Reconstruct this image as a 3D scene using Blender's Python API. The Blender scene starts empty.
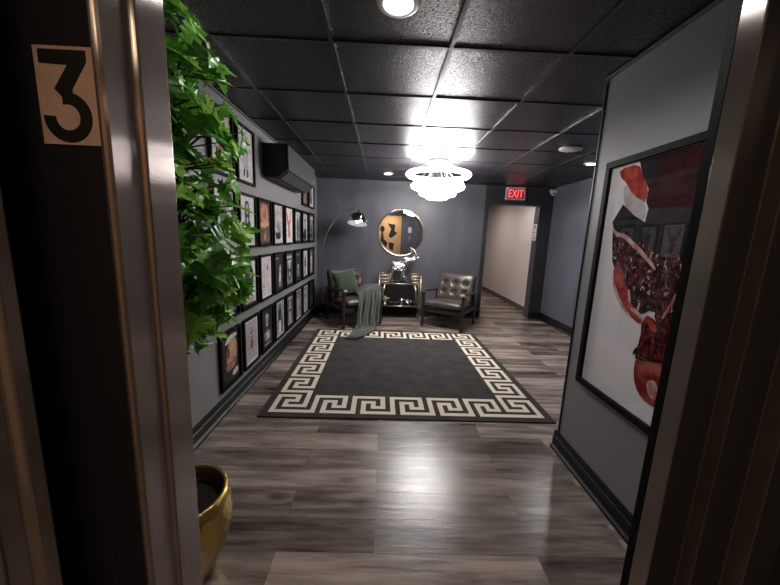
import bpy, bmesh, math, random
from mathutils import Vector, Matrix, noise
R = math.radians
PI = math.pi
sc = bpy.context.scene
col = sc.collection
random.seed(4)

# ------------------------------------------------------------------ materials
MATS = {}
def mat(name, rgb, rough=.5, metal=0.0, spec=.5, coat=0.0, emit=None, estr=0.0, bump=None, mix=None, sheen=0.0):
    """bump=(scale, strength, distance[, (sx,sy,sz)]); mix=(rgb2, scale, lo, hi[, (sx,sy,sz)]) noise blend of two paints"""
    m = bpy.data.materials.new(name); m.use_nodes = True
    nt = m.node_tree; N = nt.nodes; L = nt.links
    b = N['Principled BSDF']
    b.inputs['Base Color'].default_value = (*rgb, 1)
    b.inputs['Roughness'].default_value = rough
    b.inputs['Metallic'].default_value = metal
    b.inputs['Specular IOR Level'].default_value = spec
    b.inputs['Coat Weight'].default_value = coat
    b.inputs['Coat Roughness'].default_value = .06
    b.inputs['Sheen Weight'].default_value = sheen
    if emit:
        b.inputs['Emission Color'].default_value = (*emit, 1)
        b.inputs['Emission Strength'].default_value = estr
    tc = None
    def coords(sc3):
        nonlocal tc
        if tc is None: tc = N.new('ShaderNodeTexCoord')
        mp = N.new('ShaderNodeMapping'); mp.inputs['Scale'].default_value = sc3
        L.new(tc.outputs['Object'], mp.inputs['Vector']); return mp.outputs['Vector']
    if mix:
        n = N.new('ShaderNodeTexNoise'); n.inputs['Scale'].default_value = mix[1]; n.inputs['Detail'].default_value = 6
        L.new(coords(mix[4] if len(mix) > 4 else (1, 1, 1)), n.inputs['Vector'])
        r = N.new('ShaderNodeValToRGB')
        r.color_ramp.elements[0].position = mix[2]; r.color_ramp.elements[0].color = (*rgb, 1)
        r.color_ramp.elements[1].position = mix[3]; r.color_ramp.elements[1].color = (*mix[0], 1)
        L.new(n.outputs['Fac'], r.inputs['Fac']); L.new(r.outputs['Color'], b.inputs['Base Color'])
    if bump:
        n = N.new('ShaderNodeTexNoise'); n.inputs['Scale'].default_value = bump[0]; n.inputs['Detail'].default_value = 4
        L.new(coords(bump[3] if len(bump) > 3 else (1, 1, 1)), n.inputs['Vector'])
        bp = N.new('ShaderNodeBump'); bp.inputs['Strength'].default_value = bump[1]; bp.inputs['Distance'].default_value = bump[2]
        L.new(n.outputs['Fac'], bp.inputs['Height']); L.new(bp.outputs['Normal'], b.inputs['Normal'])
    MATS[name] = m
    return m

def wood_floor():
    m = bpy.data.materials.new('vinyl planks'); m.use_nodes = True
    nt = m.node_tree; N = nt.nodes; L = nt.links; b = N['Principled BSDF']
    tc = N.new('ShaderNodeTexCoord')
    def brick(c1, c2, mortar, msize):
        br = N.new('ShaderNodeTexBrick'); br.offset = .37; br.offset_frequency = 2
        br.inputs['Color1'].default_value = (*c1, 1); br.inputs['Color2'].default_value = (*c2, 1)
        br.inputs['Mortar'].default_value = (*mortar, 1)
        br.inputs['Scale'].default_value = 1; br.inputs['Mortar Size'].default_value = msize
        br.inputs['Mortar Smooth'].default_value = .1; br.inputs['Bias'].default_value = 0
        br.inputs['Brick Width'].default_value = 1.2; br.inputs['Row Height'].default_value = .18
        L.new(tc.outputs['Object'], br.inputs['Vector']); return br
    br = brick((0, 0, 0), (1, 1, 1), (.5, .5, .5), 0.0)
    # one random grey per plank shifts the grain
    sep = N.new('ShaderNodeMath'); sep.operation = 'MULTIPLY'; sep.inputs[1].default_value = 37.0
    L.new(br.outputs['Color'], sep.inputs[0])
    cmb = N.new('ShaderNodeCombineXYZ'); L.new(sep.outputs[0], cmb.inputs['Z']); L.new(sep.outputs[0], cmb.inputs['X'])
    add = N.new('ShaderNodeVectorMath'); add.operation = 'ADD'
    L.new(tc.outputs['Object'], add.inputs[0]); L.new(cmb.outputs[0], add.inputs[1])
    mp = N.new('ShaderNodeMapping'); mp.inputs['Scale'].default_value = (1.1, 11, 1); L.new(add.outputs[0], mp.inputs['Vector'])
    n1 = N.new('ShaderNodeTexNoise'); n1.inputs['Scale'].default_value = 1.6; n1.inputs['Detail'].default_value = 9; n1.inputs['Roughness'].default_value = .6
    n1.inputs['Distortion'].default_value = .25
    L.new(mp.outputs[0], n1.inputs['Vector'])
    mp2 = N.new('ShaderNodeMapping'); mp2.inputs['Scale'].default_value = (1.3, 4.2, 1); L.new(add.outputs[0], mp2.inputs['Vector'])
    n2 = N.new('ShaderNodeTexNoise'); n2.inputs['Scale'].default_value = 1.9; n2.inputs['Detail'].default_value = 4; L.new(mp2.outputs[0], n2.inputs['Vector'])
    ramp = N.new('ShaderNodeValToRGB'); e = ramp.color_ramp.elements
    e[0].position = .25; e[0].color = (.030, .022, .018, 1); e[1].position = .72; e[1].color = (.34, .275, .24, 1)
    k = e.new(.5); k.color = (.150, .118, .102, 1)
    mixf = N.new('ShaderNodeMath'); mixf.operation = 'MULTIPLY_ADD'; mixf.inputs[1].default_value = .92
    L.new(n1.outputs['Fac'], mixf.inputs[0])
    sub = N.new('ShaderNodeMath'); sub.operation = 'MULTIPLY_ADD'; sub.inputs[1].default_value = .42; sub.inputs[2].default_value = -.30
    L.new(n2.outputs['Fac'], sub.inputs[0])
    pl = N.new('ShaderNodeMath'); pl.operation = 'MULTIPLY_ADD'; pl.inputs[1].default_value = .30
    L.new(br.outputs['Color'], pl.inputs[0]); L.new(sub.outputs[0], pl.inputs[2])
    L.new(pl.outputs[0], mixf.inputs[2]); L.new(mixf.outputs[0], ramp.inputs['Fac'])
    # knots
    mp3 = N.new('ShaderNodeMapping'); mp3.inputs['Scale'].default_value = (2.0, 4.4, 1); L.new(add.outputs[0], mp3.inputs['Vector'])
    v = N.new('ShaderNodeTexVoronoi'); v.inputs['Scale'].default_value = 1.0; L.new(mp3.outputs[0], v.inputs['Vector'])
    kr = N.new('ShaderNodeMapRange'); kr.inputs[1].default_value = .05; kr.inputs[2].default_value = .17; kr.inputs[3].default_value = .4; kr.inputs[4].default_value = 1
    L.new(v.outputs['Distance'], kr.inputs[0])
    kmix = N.new('ShaderNodeMixRGB'); kmix.blend_type = 'MULTIPLY'; kmix.inputs[0].default_value = 1
    L.new(ramp.outputs[0], kmix.inputs[1]); L.new(kr.outputs[0], kmix.inputs[2])
    seam = brick((1, 1, 1), (1, 1, 1), (.6, .6, .6), .0015)
    smix = N.new('ShaderNodeMixRGB'); smix.blend_type = 'MULTIPLY'; smix.inputs[0].default_value = 1
    L.new(kmix.outputs[0], smix.inputs[1]); L.new(seam.outputs[0], smix.inputs[2])
    L.new(smix.outputs[0], b.inputs['Base Color'])
    rr = N.new('ShaderNodeMapRange'); rr.inputs[3].default_value = .32; rr.inputs[4].default_value = .19
    L.new(n1.outputs['Fac'], rr.inputs[0]); L.new(rr.outputs[0], b.inputs['Roughness'])
    bp = N.new('ShaderNodeBump'); bp.inputs['Strength'].default_value = .5; bp.inputs['Distance'].default_value = .004
    L.new(n1.outputs['Fac'], bp.inputs['Height']); L.new(bp.outputs[0], b.inputs['Normal'])
    b.inputs['Specular IOR Level'].default_value = .4
    MATS['floor'] = m; return m

def leaf_mat():
    m = bpy.data.materials.new('leaf green'); m.use_nodes = True
    nt = m.node_tree; N = nt.nodes; L = nt.links; b = N['Principled BSDF']
    g = N.new('ShaderNodeNewGeometry'); r = N.new('ShaderNodeValToRGB'); e = r.color_ramp.elements
    e[0].position = 0; e[0].color = (.06, .21, .03, 1); e[1].position = 1; e[1].color = (.36, .62, .11, 1)
    k = e.new(.55); k.color = (.14, .40, .05, 1)
    L.new(g.outputs['Random Per Island'], r.inputs['Fac'])
    tc = N.new('ShaderNodeTexCoord'); n = N.new('ShaderNodeTexNoise'); n.inputs['Scale'].default_value = 45
    L.new(tc.outputs['Object'], n.inputs['Vector'])
    mx = N.new('ShaderNodeMixRGB'); mx.blend_type = 'MULTIPLY'; mx.inputs[0].default_value = .7
    mr = N.new('ShaderNodeMapRange'); mr.inputs[1].default_value = .3; mr.inputs[2].default_value = .7; mr.inputs[3].default_value = .55; mr.inputs[4].default_value = 1.3
    L.new(n.outputs['Fac'], mr.inputs[0]); L.new(r.outputs[0], mx.inputs[1]); L.new(mr.outputs[0], mx.inputs[2])
    L.new(mx.outputs[0], b.inputs['Base Color'])
    b.inputs['Roughness'].default_value = .33; b.inputs['Specular IOR Level'].default_value = .55
    tl = N.new('ShaderNodeBsdfTranslucent'); ms = N.new('ShaderNodeMixShader'); ms.inputs[0].default_value = .3
    L.new(mx.outputs[0], tl.inputs['Color']); L.new(b.outputs[0], ms.inputs[1]); L.new(tl.outputs[0], ms.inputs[2]); L.new(ms.outputs[0], N['Material Output'].inputs['Surface'])
    bp = N.new('ShaderNodeBump'); bp.inputs['Strength'].default_value = .6; bp.inputs['Distance'].default_value = .004
    L.new(n.outputs['Fac'], bp.inputs['Height']); L.new(bp.outputs[0], b.inputs['Normal'])
    MATS['leaf'] = m

def glass_mat():
    m = bpy.data.materials.new('picture glass'); m.use_nodes = True
    nt = m.node_tree; N = nt.nodes; L = nt.links
    N.remove(N['Principled BSDF']); out = N['Material Output']
    t = N.new('ShaderNodeBsdfTransparent'); g = N.new('ShaderNodeBsdfGlossy'); g.inputs['Roughness'].default_value = .02
    g_ = N.new('ShaderNodeNewGeometry'); d_ = N.new('ShaderNodeVectorMath'); d_.operation = 'DOT_PRODUCT'   # Schlick, the same from both sides of the pane
    L.new(g_.outputs['Incoming'], d_.inputs[0]); L.new(g_.outputs['Normal'], d_.inputs[1])
    ab = N.new('ShaderNodeMath'); ab.operation = 'ABSOLUTE'; L.new(d_.outputs['Value'], ab.inputs[0])
    om = N.new('ShaderNodeMath'); om.operation = 'SUBTRACT'; om.inputs[0].default_value = 1; L.new(ab.outputs[0], om.inputs[1])
    pw5 = N.new('ShaderNodeMath'); pw5.operation = 'POWER'; pw5.inputs[1].default_value = 5; L.new(om.outputs[0], pw5.inputs[0])
    f = N.new('ShaderNodeMath'); f.operation = 'MULTIPLY_ADD'; f.inputs[1].default_value = .94; f.inputs[2].default_value = .06; L.new(pw5.outputs[0], f.inputs[0])
    mx = N.new('ShaderNodeMixShader'); L.new(f.outputs[0], mx.inputs[0]); L.new(t.outputs[0], mx.inputs[1]); L.new(g.outputs[0], mx.inputs[2])
    L.new(mx.outputs[0], out.inputs['Surface']); MATS['glass'] = m

def fleck_mat(name, cols, scale, stretch):
    """a printed splash: hard edged flecks of several inks"""
    m = bpy.data.materials.new(name); m.use_nodes = True
    nt = m.node_tree; N = nt.nodes; L = nt.links; b = N['Principled BSDF']
    tc = N.new('ShaderNodeTexCoord'); mp = N.new('ShaderNodeMapping'); mp.inputs['Scale'].default_value = stretch
    mp.inputs['Rotation'].default_value = (.5, 0, 0)
    L.new(tc.outputs['Object'], mp.inputs['Vector'])
    n = N.new('ShaderNodeTexNoise'); n.inputs['Scale'].default_value = scale; n.inputs['Detail'].default_value = 7; n.inputs['Distortion'].default_value = 1.5
    n.inputs['Roughness'].default_value = .65
    L.new(mp.outputs[0], n.inputs['Vector'])
    r = N.new('ShaderNodeValToRGB'); r.color_ramp.interpolation = 'LINEAR'
    e = r.color_ramp.elements
    e[0].position = cols[0][0]; e[0].color = (*cols[0][1], 1)
    e[1].position = cols[-1][0]; e[1].color = (*cols[-1][1], 1)
    for p, c in cols[1:-1]:
        k = e.new(p); k.color = (*c, 1)
    L.new(n.outputs['Fac'], r.inputs['Fac']); L.new(r.outputs[0], b.inputs['Base Color'])
    b.inputs['Roughness'].default_value = .8; b.inputs['Specular IOR Level'].default_value = .08
    MATS[name] = m

wood_floor(); leaf_mat(); glass_mat()
mat('wall grey', (.20, .197, .199), .55, bump=(260, .12, .002))
mat('wall slate', (.066, .066, .081), .42, spec=.4, bump=(55, .25, .003, (9, 9, .7)), mix=((.108, .108, .128), 3.2, .3, .7, (1, 1, .35)))
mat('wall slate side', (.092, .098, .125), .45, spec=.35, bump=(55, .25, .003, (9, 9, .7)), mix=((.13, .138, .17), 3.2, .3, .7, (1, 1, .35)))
mat('wall black', (.012, .012, .016), .6)
mat('wall cream', (.62, .565, .53), .6)
mat('ceiling tile', (.009, .0085, .010), .33, spec=.42, bump=(120, .6, .004), mix=((.026, .024, .029), 110, .34, .48))
nt_ = MATS['ceiling tile'].node_tree; b_ = nt_.nodes['Principled BSDF']      # the pits of the tile are dull, the painted face glossy
rp_ = [n for n in nt_.nodes if n.type == 'VALTORGB'][0]; mr_ = nt_.nodes.new('ShaderNodeMapRange')
mr_.inputs[1].default_value = .34; mr_.inputs[2].default_value = .48; mr_.inputs[3].default_value = .7; mr_.inputs[4].default_value = .31
nz_ = rp_.inputs['Fac'].links[0].from_node; nt_.links.new(nz_.outputs['Fac'], mr_.inputs[0]); nt_.links.new(mr_.outputs[0], b_.inputs['Roughness'])
ms_ = nt_.nodes.new('ShaderNodeMapRange'); ms_.inputs[1].default_value = .34; ms_.inputs[2].default_value = .48; ms_.inputs[3].default_value = .12; ms_.inputs[4].default_value = .48
nt_.links.new(nz_.outputs['Fac'], ms_.inputs[0]); nt_.links.new(ms_.outputs[0], b_.inputs['Specular IOR Level'])
mat('grid black', (.03, .03, .033), .3, spec=.6)
mat('trim black', (.007, .007, .009), .4, spec=.2)
mat('jamb grey', (.05, .05, .062), .4)
mat('steel dark', (.018, .018, .023), .3, spec=.25)
mat('trim grey', (.12, .12, .125), .4)
mat('base brown', (.10, .075, .06), .5)
mat('steel', (.27, .228, .215), .21, metal=.75)
for n_ in ('steel',):
    nt_ = MATS[n_].node_tree; b_ = nt_.nodes['Principled BSDF']; b_.inputs['Anisotropic'].default_value = 1.0; b_.inputs['Anisotropic Rotation'].default_value = .25
    cv_ = nt_.nodes.new('ShaderNodeCombineXYZ'); cv_.inputs['Z'].default_value = 1; nt_.links.new(cv_.outputs[0], b_.inputs['Tangent'])
mat('steel warm', (.62, .47, .38), .28, metal=1)
mat('elevator black', (.009, .009, .013), .6, spec=.3)
mat('plate tan', (.46, .32, .27), .6, mix=((.52, .38, .32), 30, .35, .65))
mat('ink black', (.008, .008, .009), .5)
mat('cab orange', (.80, .55, .33), .5)
mat('rug charcoal', (.030, .028, .027), .95, spec=.15, bump=(420, .8, .006), mix=((.052, .048, .046), 7, .3, .72))
mat('rug cream', (.66, .585, .48), .95, spec=.15, bump=(420, .8, .006))
mat('walnut', (.014, .010, .009), .35, mix=((.022, .015, .012), 9, .3, .7, (1, 8, 8)))
mat('leather', (.048, .037, .033), .3, spec=.5, bump=(60, .25, .004), mix=((.078, .060, .052), 6, .35, .7))
mat('leather button', (.05, .038, .03), .4)
mat('velvet green', (.016, .034, .013), .85, sheen=.4, bump=(90, .4, .004))
mat('throw green', (.052, .058, .048), .95, sheen=.15, bump=(220, .7, .004))
mat('gold', (.70, .58, .42), .3, metal=1)
mat('gold hammered', (.52, .36, .12), .28, metal=1, bump=(30, .8, .012))
mat('pale gold', (.80, .70, .52), .2, metal=1)
mat('chrome', (.75, .75, .77), .07, metal=1)
mat('mirror', (.9, .9, .92), .01, metal=1)
mat('silver mosaic', (.62, .62, .64), .12, metal=1, bump=(55, 1.0, .012))
mat('tray glass', (.012, .012, .014), .08, spec=.7)
mat('ac black', (.010, .010, .012), .5)
mat('ac front', (.075, .077, .082), .3, spec=.6)
mat('white plastic', (.75, .75, .75), .4)
mat('grey plastic', (.42, .42, .43), .4)
mat('lamp white', (.8, .8, .8), .5)
mat('soil', (.02, .015, .01), .9, bump=(60, 1, .02))
mat('bark', (.07, .045, .025), .8, bump=(40, .8, .01))
mat('frame black', (.006, .006, .007), .6, spec=.08)
mat('mat white', (.66, .64, .64), .45, coat=.15)
mat('exit letter', (.8, .1, .1), .5, emit=(1, .16, .2), estr=1.1)
mat('exit face', (.25, .01, .015), .4, emit=(1, .02, .04), estr=.16)
mat('ring light', (.9, .9, .9), .4, emit=(1, .965, .95), estr=42)
mat('can light', (.9, .9, .9), .4, emit=(1, .97, .94), estr=24)
mat('cab light', (.9, .9, .9), .4, emit=(1, .80, .58), estr=9)
mat('hall light', (.9, .9, .9), .4, emit=(1, .86, .74), estr=10)
mat('bulb', (.9, .9, .9), .4, emit=(1, .95, .9), estr=5)
mat('art white', (.74, .70, .72), .8, spec=.08, mix=((.82, .78, .80), 3, .3, .7))
mat('art red', (.30, .022, .016), .8, spec=.08, mix=((.52, .10, .07), 14, .42, .72))
mat('art navy', (.006, .008, .014), .8, spec=.08, mix=((.04, .055, .08), 26, .5, .72))
mat('art dark', (.009, .008, .010), .8, spec=.08, mix=((.026, .022, .025), 8, .4, .7))
mat('art shell', (.56, .52, .52), .8, spec=.08, mix=((.34, .24, .24), 12, .45, .8))
mat('art eye', (.02, .003, .003), .8, spec=.08)
mat('art bulb', (.20, .012, .010), .8, spec=.08, mix=((.46, .11, .09), 12, .42, .72))
mat('art glint', (.58, .42, .41), .8, spec=.08, mix=((.40, .09, .08), 18, .45, .7))
fleck_mat('art maroon', [(.3, (.006, .003, .004)), (.5, (.030, .003, .004)), (.62, (.075, .006, .007)), (.71, (.03, .006, .008)), (.73, (.45, .36, .36))], 9, (1, 1, 2))
fleck_mat('art fleck', [(.38, (.005, .003, .004)), (.50, (.022, .005, .006)), (.545, (.20, .022, .022)), (.57, (.03, .010, .012)), (.605, (.04, .02, .022)), (.625, (.60, .48, .50))], 26, (1, 1.5, .8))
fleck_mat('art gore', [(.36, (.008, .002, .003)), (.50, (.060, .005, .006)), (.57, (.22, .022, .020)), (.63, (.09, .01, .01)), (.66, (.58, .40, .38))], 18, (1, 1.4, .8))

# ------------------------------------------------------------------ mesh builder
class MB:
    def __init__(s): s.v = []; s.f = []; s.m = []; s.s = []
    def add(s, vs, fs, m=0, smooth=False, M=None):
        o = len(s.v)
        s.v += [tuple(M @ Vector(p)) if M else tuple(p) for p in vs]
        for f in fs:
            s.f.append([i + o for i in f]); s.m.append(m); s.s.append(smooth)
        return s
    def box(s, x0, x1, y0, y1, z0, z1, m=0, M=None):
        vs = [(x, y, z) for z in (z0, z1) for y in (y0, y1) for x in (x0, x1)]
        return s.add(vs, [(0, 2, 3, 1), (4, 5, 7, 6), (0, 1, 5, 4), (2, 6, 7, 3), (0, 4, 6, 2), (1, 3, 7, 5)], m, False, M)
    def prism(s, poly, z0, z1, m=0, M=None):
        n = len(poly)
        vs = [(x, y, z0) for x, y in poly] + [(x, y, z1) for x, y in poly]
        fs = [tuple(range(n - 1, -1, -1)), tuple(range(n, 2 * n))] + [(i, (i + 1) % n, n + (i + 1) % n, n + i) for i in range(n)]
        return s.add(vs, fs, m, False, M)
    def lathe(s, prof, seg=28, m=0, M=None, smooth=True, cap=True):
        vs = []; fs = []
        for r, z in prof:
            for k in range(seg):
                a = 2 * PI * k / seg; vs.append((r * math.cos(a), r * math.sin(a), z))
        for i in range(len(prof) - 1):
            for k in range(seg):
                a, b = i * seg + k, i * seg + (k + 1) % seg
                fs.append((a, b, b + seg, a + seg))
        fs2 = []
        if cap and prof[0][0] > 1e-4: fs2.append(tuple(range(seg - 1, -1, -1)))
        if cap and prof[-1][0] > 1e-4: fs2.append(tuple((len(prof) - 1) * seg + k for k in range(seg)))
        s.add(vs, fs, m, smooth, M)
        o = len(s.v) - len(vs)
        for f in fs2: s.f.append([i + o for i in f]); s.m.append(m); s.s.append(False)
        return s
    def tube(s, path, r, seg=10, m=0, closed=False, M=None, cap=True):
        P = [Vector(p) for p in path]; n = len(P); vs = []; fs = []
        rs = r if isinstance(r, (list, tuple)) else [r] * n
        up = None
        for i in range(n):
            a = P[(i - 1) % n] if (closed or i > 0) else P[i]
            b = P[(i + 1) % n] if (closed or i < n - 1) else P[i]
            t = (b - a).normalized()
            if up is None:
                up = Vector((0, 0, 1)) if abs(t.z) < .9 else Vector((1, 0, 0))
            x = up.cross(t)
            if x.length < 1e-5: x = t.orthogonal()
            x.normalize(); y = t.cross(x); up = y.copy() if False else t.cross(x).normalized()
            up = y
            for k in range(seg):
                an = 2 * PI * k / seg
                vs.append(tuple(P[i] + rs[i] * (math.cos(an) * x + math.sin(an) * y)))
        last = n if closed else n - 1
        for i in range(last):
            j = (i + 1) % n
            for k in range(seg):
                k2 = (k + 1) % seg
                fs.append((i * seg + k, i * seg + k2, j * seg + k2, j * seg + k))
        s.add(vs, fs, m, True, M)
        if not closed and cap:
            o = len(s.v) - len(vs)
            s.f.append([o + k for k in range(seg - 1, -1, -1)]); s.m.append(m); s.s.append(False)
            s.f.append([o + (n - 1) * seg + k for k in range(seg)]); s.m.append(m); s.s.append(False)
        return s
    def ell(s, c, r, m=0, seg=16, M=None):
        prof = [(math.sin(PI * i / 10), -math.cos(PI * i / 10)) for i in range(11)]
        prof[0] = (0.0005, -1); prof[-1] = (.0005, 1)
        T = Matrix.Translation(c) @ Matrix.Diagonal((*r, 1))
        return s.lathe(prof, seg, m, (M @ T) if M else T)
    def grid(s, fn, nu, nv, m=0, M=None, smooth=True):
        vs = [fn(i / nu, j / nv) for j in range(nv + 1) for i in range(nu + 1)]
        fs = [(j * (nu + 1) + i, j * (nu + 1) + i + 1, (j + 1) * (nu + 1) + i + 1, (j + 1) * (nu + 1) + i) for j in range(nv) for i in range(nu)]
        return s.add(vs, fs, m, smooth, M)
    def build(s, name, mats, parent=None, bevel=0, seg=2, weld=False, recalc=True):
        me = bpy.data.meshes.new(name)
        me.from_pydata(s.v, [], s.f)
        if isinstance(mats, str): mats = [mats]
        for k in mats: me.materials.append(MATS[k])
        me.polygons.foreach_set('material_index', s.m)
        me.polygons.foreach_set('use_smooth', s.s)
        me.update()
        bm = bmesh.new(); bm.from_mesh(me)
        if weld: bmesh.ops.remove_doubles(bm, verts=bm.verts, dist=1e-5)
        if recalc: bmesh.ops.recalc_face_normals(bm, faces=bm.faces)
        bm.to_mesh(me); bm.free()
        o = bpy.data.objects.new(name, me); col.objects.link(o)
        if parent: o.parent = parent
        if bevel:
            b = o.modifiers.new('bevel', 'BEVEL'); b.width = bevel; b.segments = seg; b.limit_method = 'ANGLE'; b.angle_limit = R(40)
        return o

def tag(o, label=None, cat=None, group=None, kind=None):
    if label: o['label'] = label
    if cat: o['category'] = cat
    if group: o['group'] = group
    if kind: o['kind'] = kind
    return o
def thing(name, label, cat, loc=(0, 0, 0), rz=0, group=None, kind=None):
    o = bpy.data.objects.new(name, None); o.empty_display_size = .1; col.objects.link(o)
    o.location = loc; o.rotation_euler = (0, 0, rz)
    return tag(o, label, cat, group, kind)
def struct(o, label=None):
    o['kind'] = 'structure'
    if label: o['label'] = label
    return o
def kids(o): return [c for c in bpy.data.objects if c.parent == o]
def dup(o, parent=None):
    c = o.copy(); col.objects.link(c)
    if parent: c.parent = parent
    for k in kids(o): dup(k, c)
    return c
def circle(c, r, n=48, ax='z'):
    out = []
    for k in range(n):
        a = 2 * PI * k / n; p, q = r * math.cos(a), r * math.sin(a)
        out.append((c[0] + p, c[1] + q, c[2]) if ax == 'z' else ((c[0] + p, c[1], c[2] + q) if ax == 'y' else (c[0], c[1] + p, c[2] + q)))
    return out
def text_mesh(s, size, depth):
    cu = bpy.data.curves.new('t', 'FONT'); cu.body = s; cu.size = size; cu.extrude = depth; cu.align_x = 'CENTER'; cu.align_y = 'CENTER'
    o = bpy.data.objects.new('t', cu); col.objects.link(o)
    bpy.context.view_layer.update()
    me = bpy.data.meshes.new_from_object(o.evaluated_get(bpy.context.evaluated_depsgraph_get()))
    bpy.data.objects.remove(o); bpy.data.curves.remove(cu)
    return me

# ------------------------------------------------------------------ measures
XL, XR, XS = -1.22, 1.262, 2.97       # left wall, right wall, far side wall
YF, YE, YB = .59, 2.05, 5.93          # elevator wall, end of the right wall, back wall
H = 2.38
T = .6085; GX0 = -.3082; GY0 = 1.8367  # ceiling grid

# ------------------------------------------------------------------ shell
struct(MB().box(-1.6, 3.3, -1.7, 10.6, -.1, 0).build('floor', 'floor'))
# suspended ceiling: tiles sit a little above the T-bars
c = MB()
xs = [GX0 + T * i for i in range(-3, 7)]; ys = [GY0 + T * j for j in range(-3, 15)]
for i in range(len(xs) - 1):
    for j in range(len(ys) - 1):
        if xs[i + 1] < XL or xs[i] > 3.2 or ys[j] > 6.1: continue
        h = random.uniform(-.0012, .0012)
        c.box(xs[i] + .006, xs[i + 1] - .006, ys[j] + .006, ys[j + 1] - .006, H + .004 + h, H + .02, 0)
c.box(-1.6, 3.3, .45, 10.6, H + .02, H + .1, 1)
for x in xs: c.box(x - .011, x + .011, .5, 6.1, H - .004, H + .02, 1)
for y in ys:
    if y < 6.1: c.box(-1.4, 3.2, y - .011, y + .011, H - .0025, H + .02, 1)
struct(c.build('ceiling', ['ceiling tile', 'grid black']))

struct(MB().box(XL - .12, XL, .5, YB + .15, 0, H).build('wall_left', 'wall grey'))
struct(MB().box(XR, XR + .12, .5, YE, 0, H).build('wall_right', 'wall grey'))
DX0, DX1, DZ = 1.82, 2.745, 2.065      # opening in the back wall
w = MB()
w.box(XL - .12, DX0 - .07, YB, YB + .19, 0, H)
struct(w.build('wall_back', 'wall slate'))
w = MB(); w.box(DX0 - .07, DX0, YB, YB + .19, 0, H); w.box(DX1, XS + .15, YB, YB + .19, 0, H); w.box(DX0, DX1, YB, YB + .19, DZ, H)
struct(w.build('wall_back_doorway', 'wall black'))
struct(MB().box(XS, XS + .12, YE - .1, YB, 0, H).build('wall_side', 'wall slate side'))
struct(MB().box(XR + .12, XS + .12, YE - .12, YE, 0, H).build('wall_return', 'wall slate'))
# corridor behind the opening
w = MB(); w.box(XS - .045, XS + .1, YB + .19, 10.4, 0, H); w.box(.6, .7, YB + .19, 10.4, 0, H); w.box(.6, XS + .1, 10.3, 10.4, 0, H)
struct(w.build('wall_corridor', 'wall cream'))
struct(MB().box(XS - .06, XS - .045, YB + .2, 10.3, 0, .1).build('baseboard_corridor', 'base brown'))
# elevator wall (the camera looks out of the cab through it)
w = MB(); w.box(XL - .12, -.40, .50, YF, 0, H); w.box(.556, XR + .12, .573, YF, 0, H); w.box(-.42, .72, .47, YF, 2.12, H)
struct(w.build('wall_elevator', 'wall slate'))

def baseboard(name, pts, side):
    """profile swept along the wall foot; pts two points, side = direction off the wall"""
    m = MB(); (x0, y0), (x1, y1) = pts; sx, sy = side
    prof = [(0, 0), (.034, 0), (.034, .018), (.024, .026), (.020, .03), (.020, .088), (.014, .094), (.014, .118), (.007, .13), (0, .13)]
    vs = [(x0 + sx * d, y0 + sy * d, z) for d, z in prof] + [(x1 + sx * d, y1 + sy * d, z) for d, z in prof]
    n = len(prof); fs = [(i, (i + 1) % n, n + (i + 1) % n, n + i) for i in range(n)] + [tuple(range(n)), tuple(range(2 * n - 1, n - 1, -1))]
    m.add(vs, fs); return struct(m.build(name, 'trim black'))
baseboard('baseboard_left', ((XL, YF), (XL, YB)), (1, 0))
baseboard('baseboard_right', ((XR, YF), (XR, YE + .034)), (-1, 0))
baseboard('baseboard_right_end', ((XR, YE), (XR + .12, YE)), (0, 1))
baseboard('baseboard_back', ((XL, YB), (DX0, YB)), (0, -1))
baseboard('baseboard_back_corner', ((DX1, YB), (XS, YB)), (0, -1))
baseboard('baseboard_side', ((XS, YE), (XS, YB)), (-1, 0))
# corner bead of the right wall and the pale line of the ceiling angles
struct(MB().box(XR - .006, XR + .012, YE - .004, YE + .012, .1, H).box(XR + .006, XR + .126, YE + .002, YE + .008, .1, H).build('trim_1', 'trim black', bevel=.003))
struct(MB().box(XL, XL + .02, YF, YB, H - .014, H - .004).build('trim_2', 'trim grey'))
struct(MB().box(XR - .02, XR, YF, YE, H - .014, H - .004).build('trim_3', 'trim grey'))

# elevator landing doorway: stepped steel jambs
door = thing('door_1', 'brushed steel stepped elevator doorway in the foreground', 'doorway', (0, 0, 0), kind='structure')
MB().prism([(-.40, YF + .003), (-.365, YF + .003), (-.365, .526), (-.373, .522), (-.373, .472), (-.378, .466), (-.384, .468), (-.40, .49)], 0, 2.12).build('jamb', 'steel', door, bevel=.0035, seg=3)
jm = MB().prism([(.70, .571), (.545, .571), (.545, .531), (.600, .531), (.600, .503), (.655, .503), (.655, .470), (.70, .470)], 0, 2.12)
for i in (4, 6, 8): jm.m[i] = 1
jm.build('jamb', ['steel', 'steel dark'], door, bevel=.002, seg=2)
MB().box(.545, .556, .5715, .5885, 0, 2.2).build('casing', 'frame black', door)
MB().box(-.365, .545, .40, YF, .0, .006).build('sill', 'steel', door)
# the landing door slid open behind the jamb, with the floor number on its back
ed = thing('elevator_door', 'black elevator door panel slid open behind the steel jamb', 'elevator door', (-.7, .488, 0))
MB().box(-.35, .316, -.008, .008, .01, 2.1).build('door_panel', 'elevator black', ed)
MB().box(-.12, .26, -.0095, -.008, .3, .9).build('stiffener', 'elevator black', ed)
struct(MB().box(.66, 1.15, .474, .49, .01, 2.12).build('wall_shaft', 'elevator black'))
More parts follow.
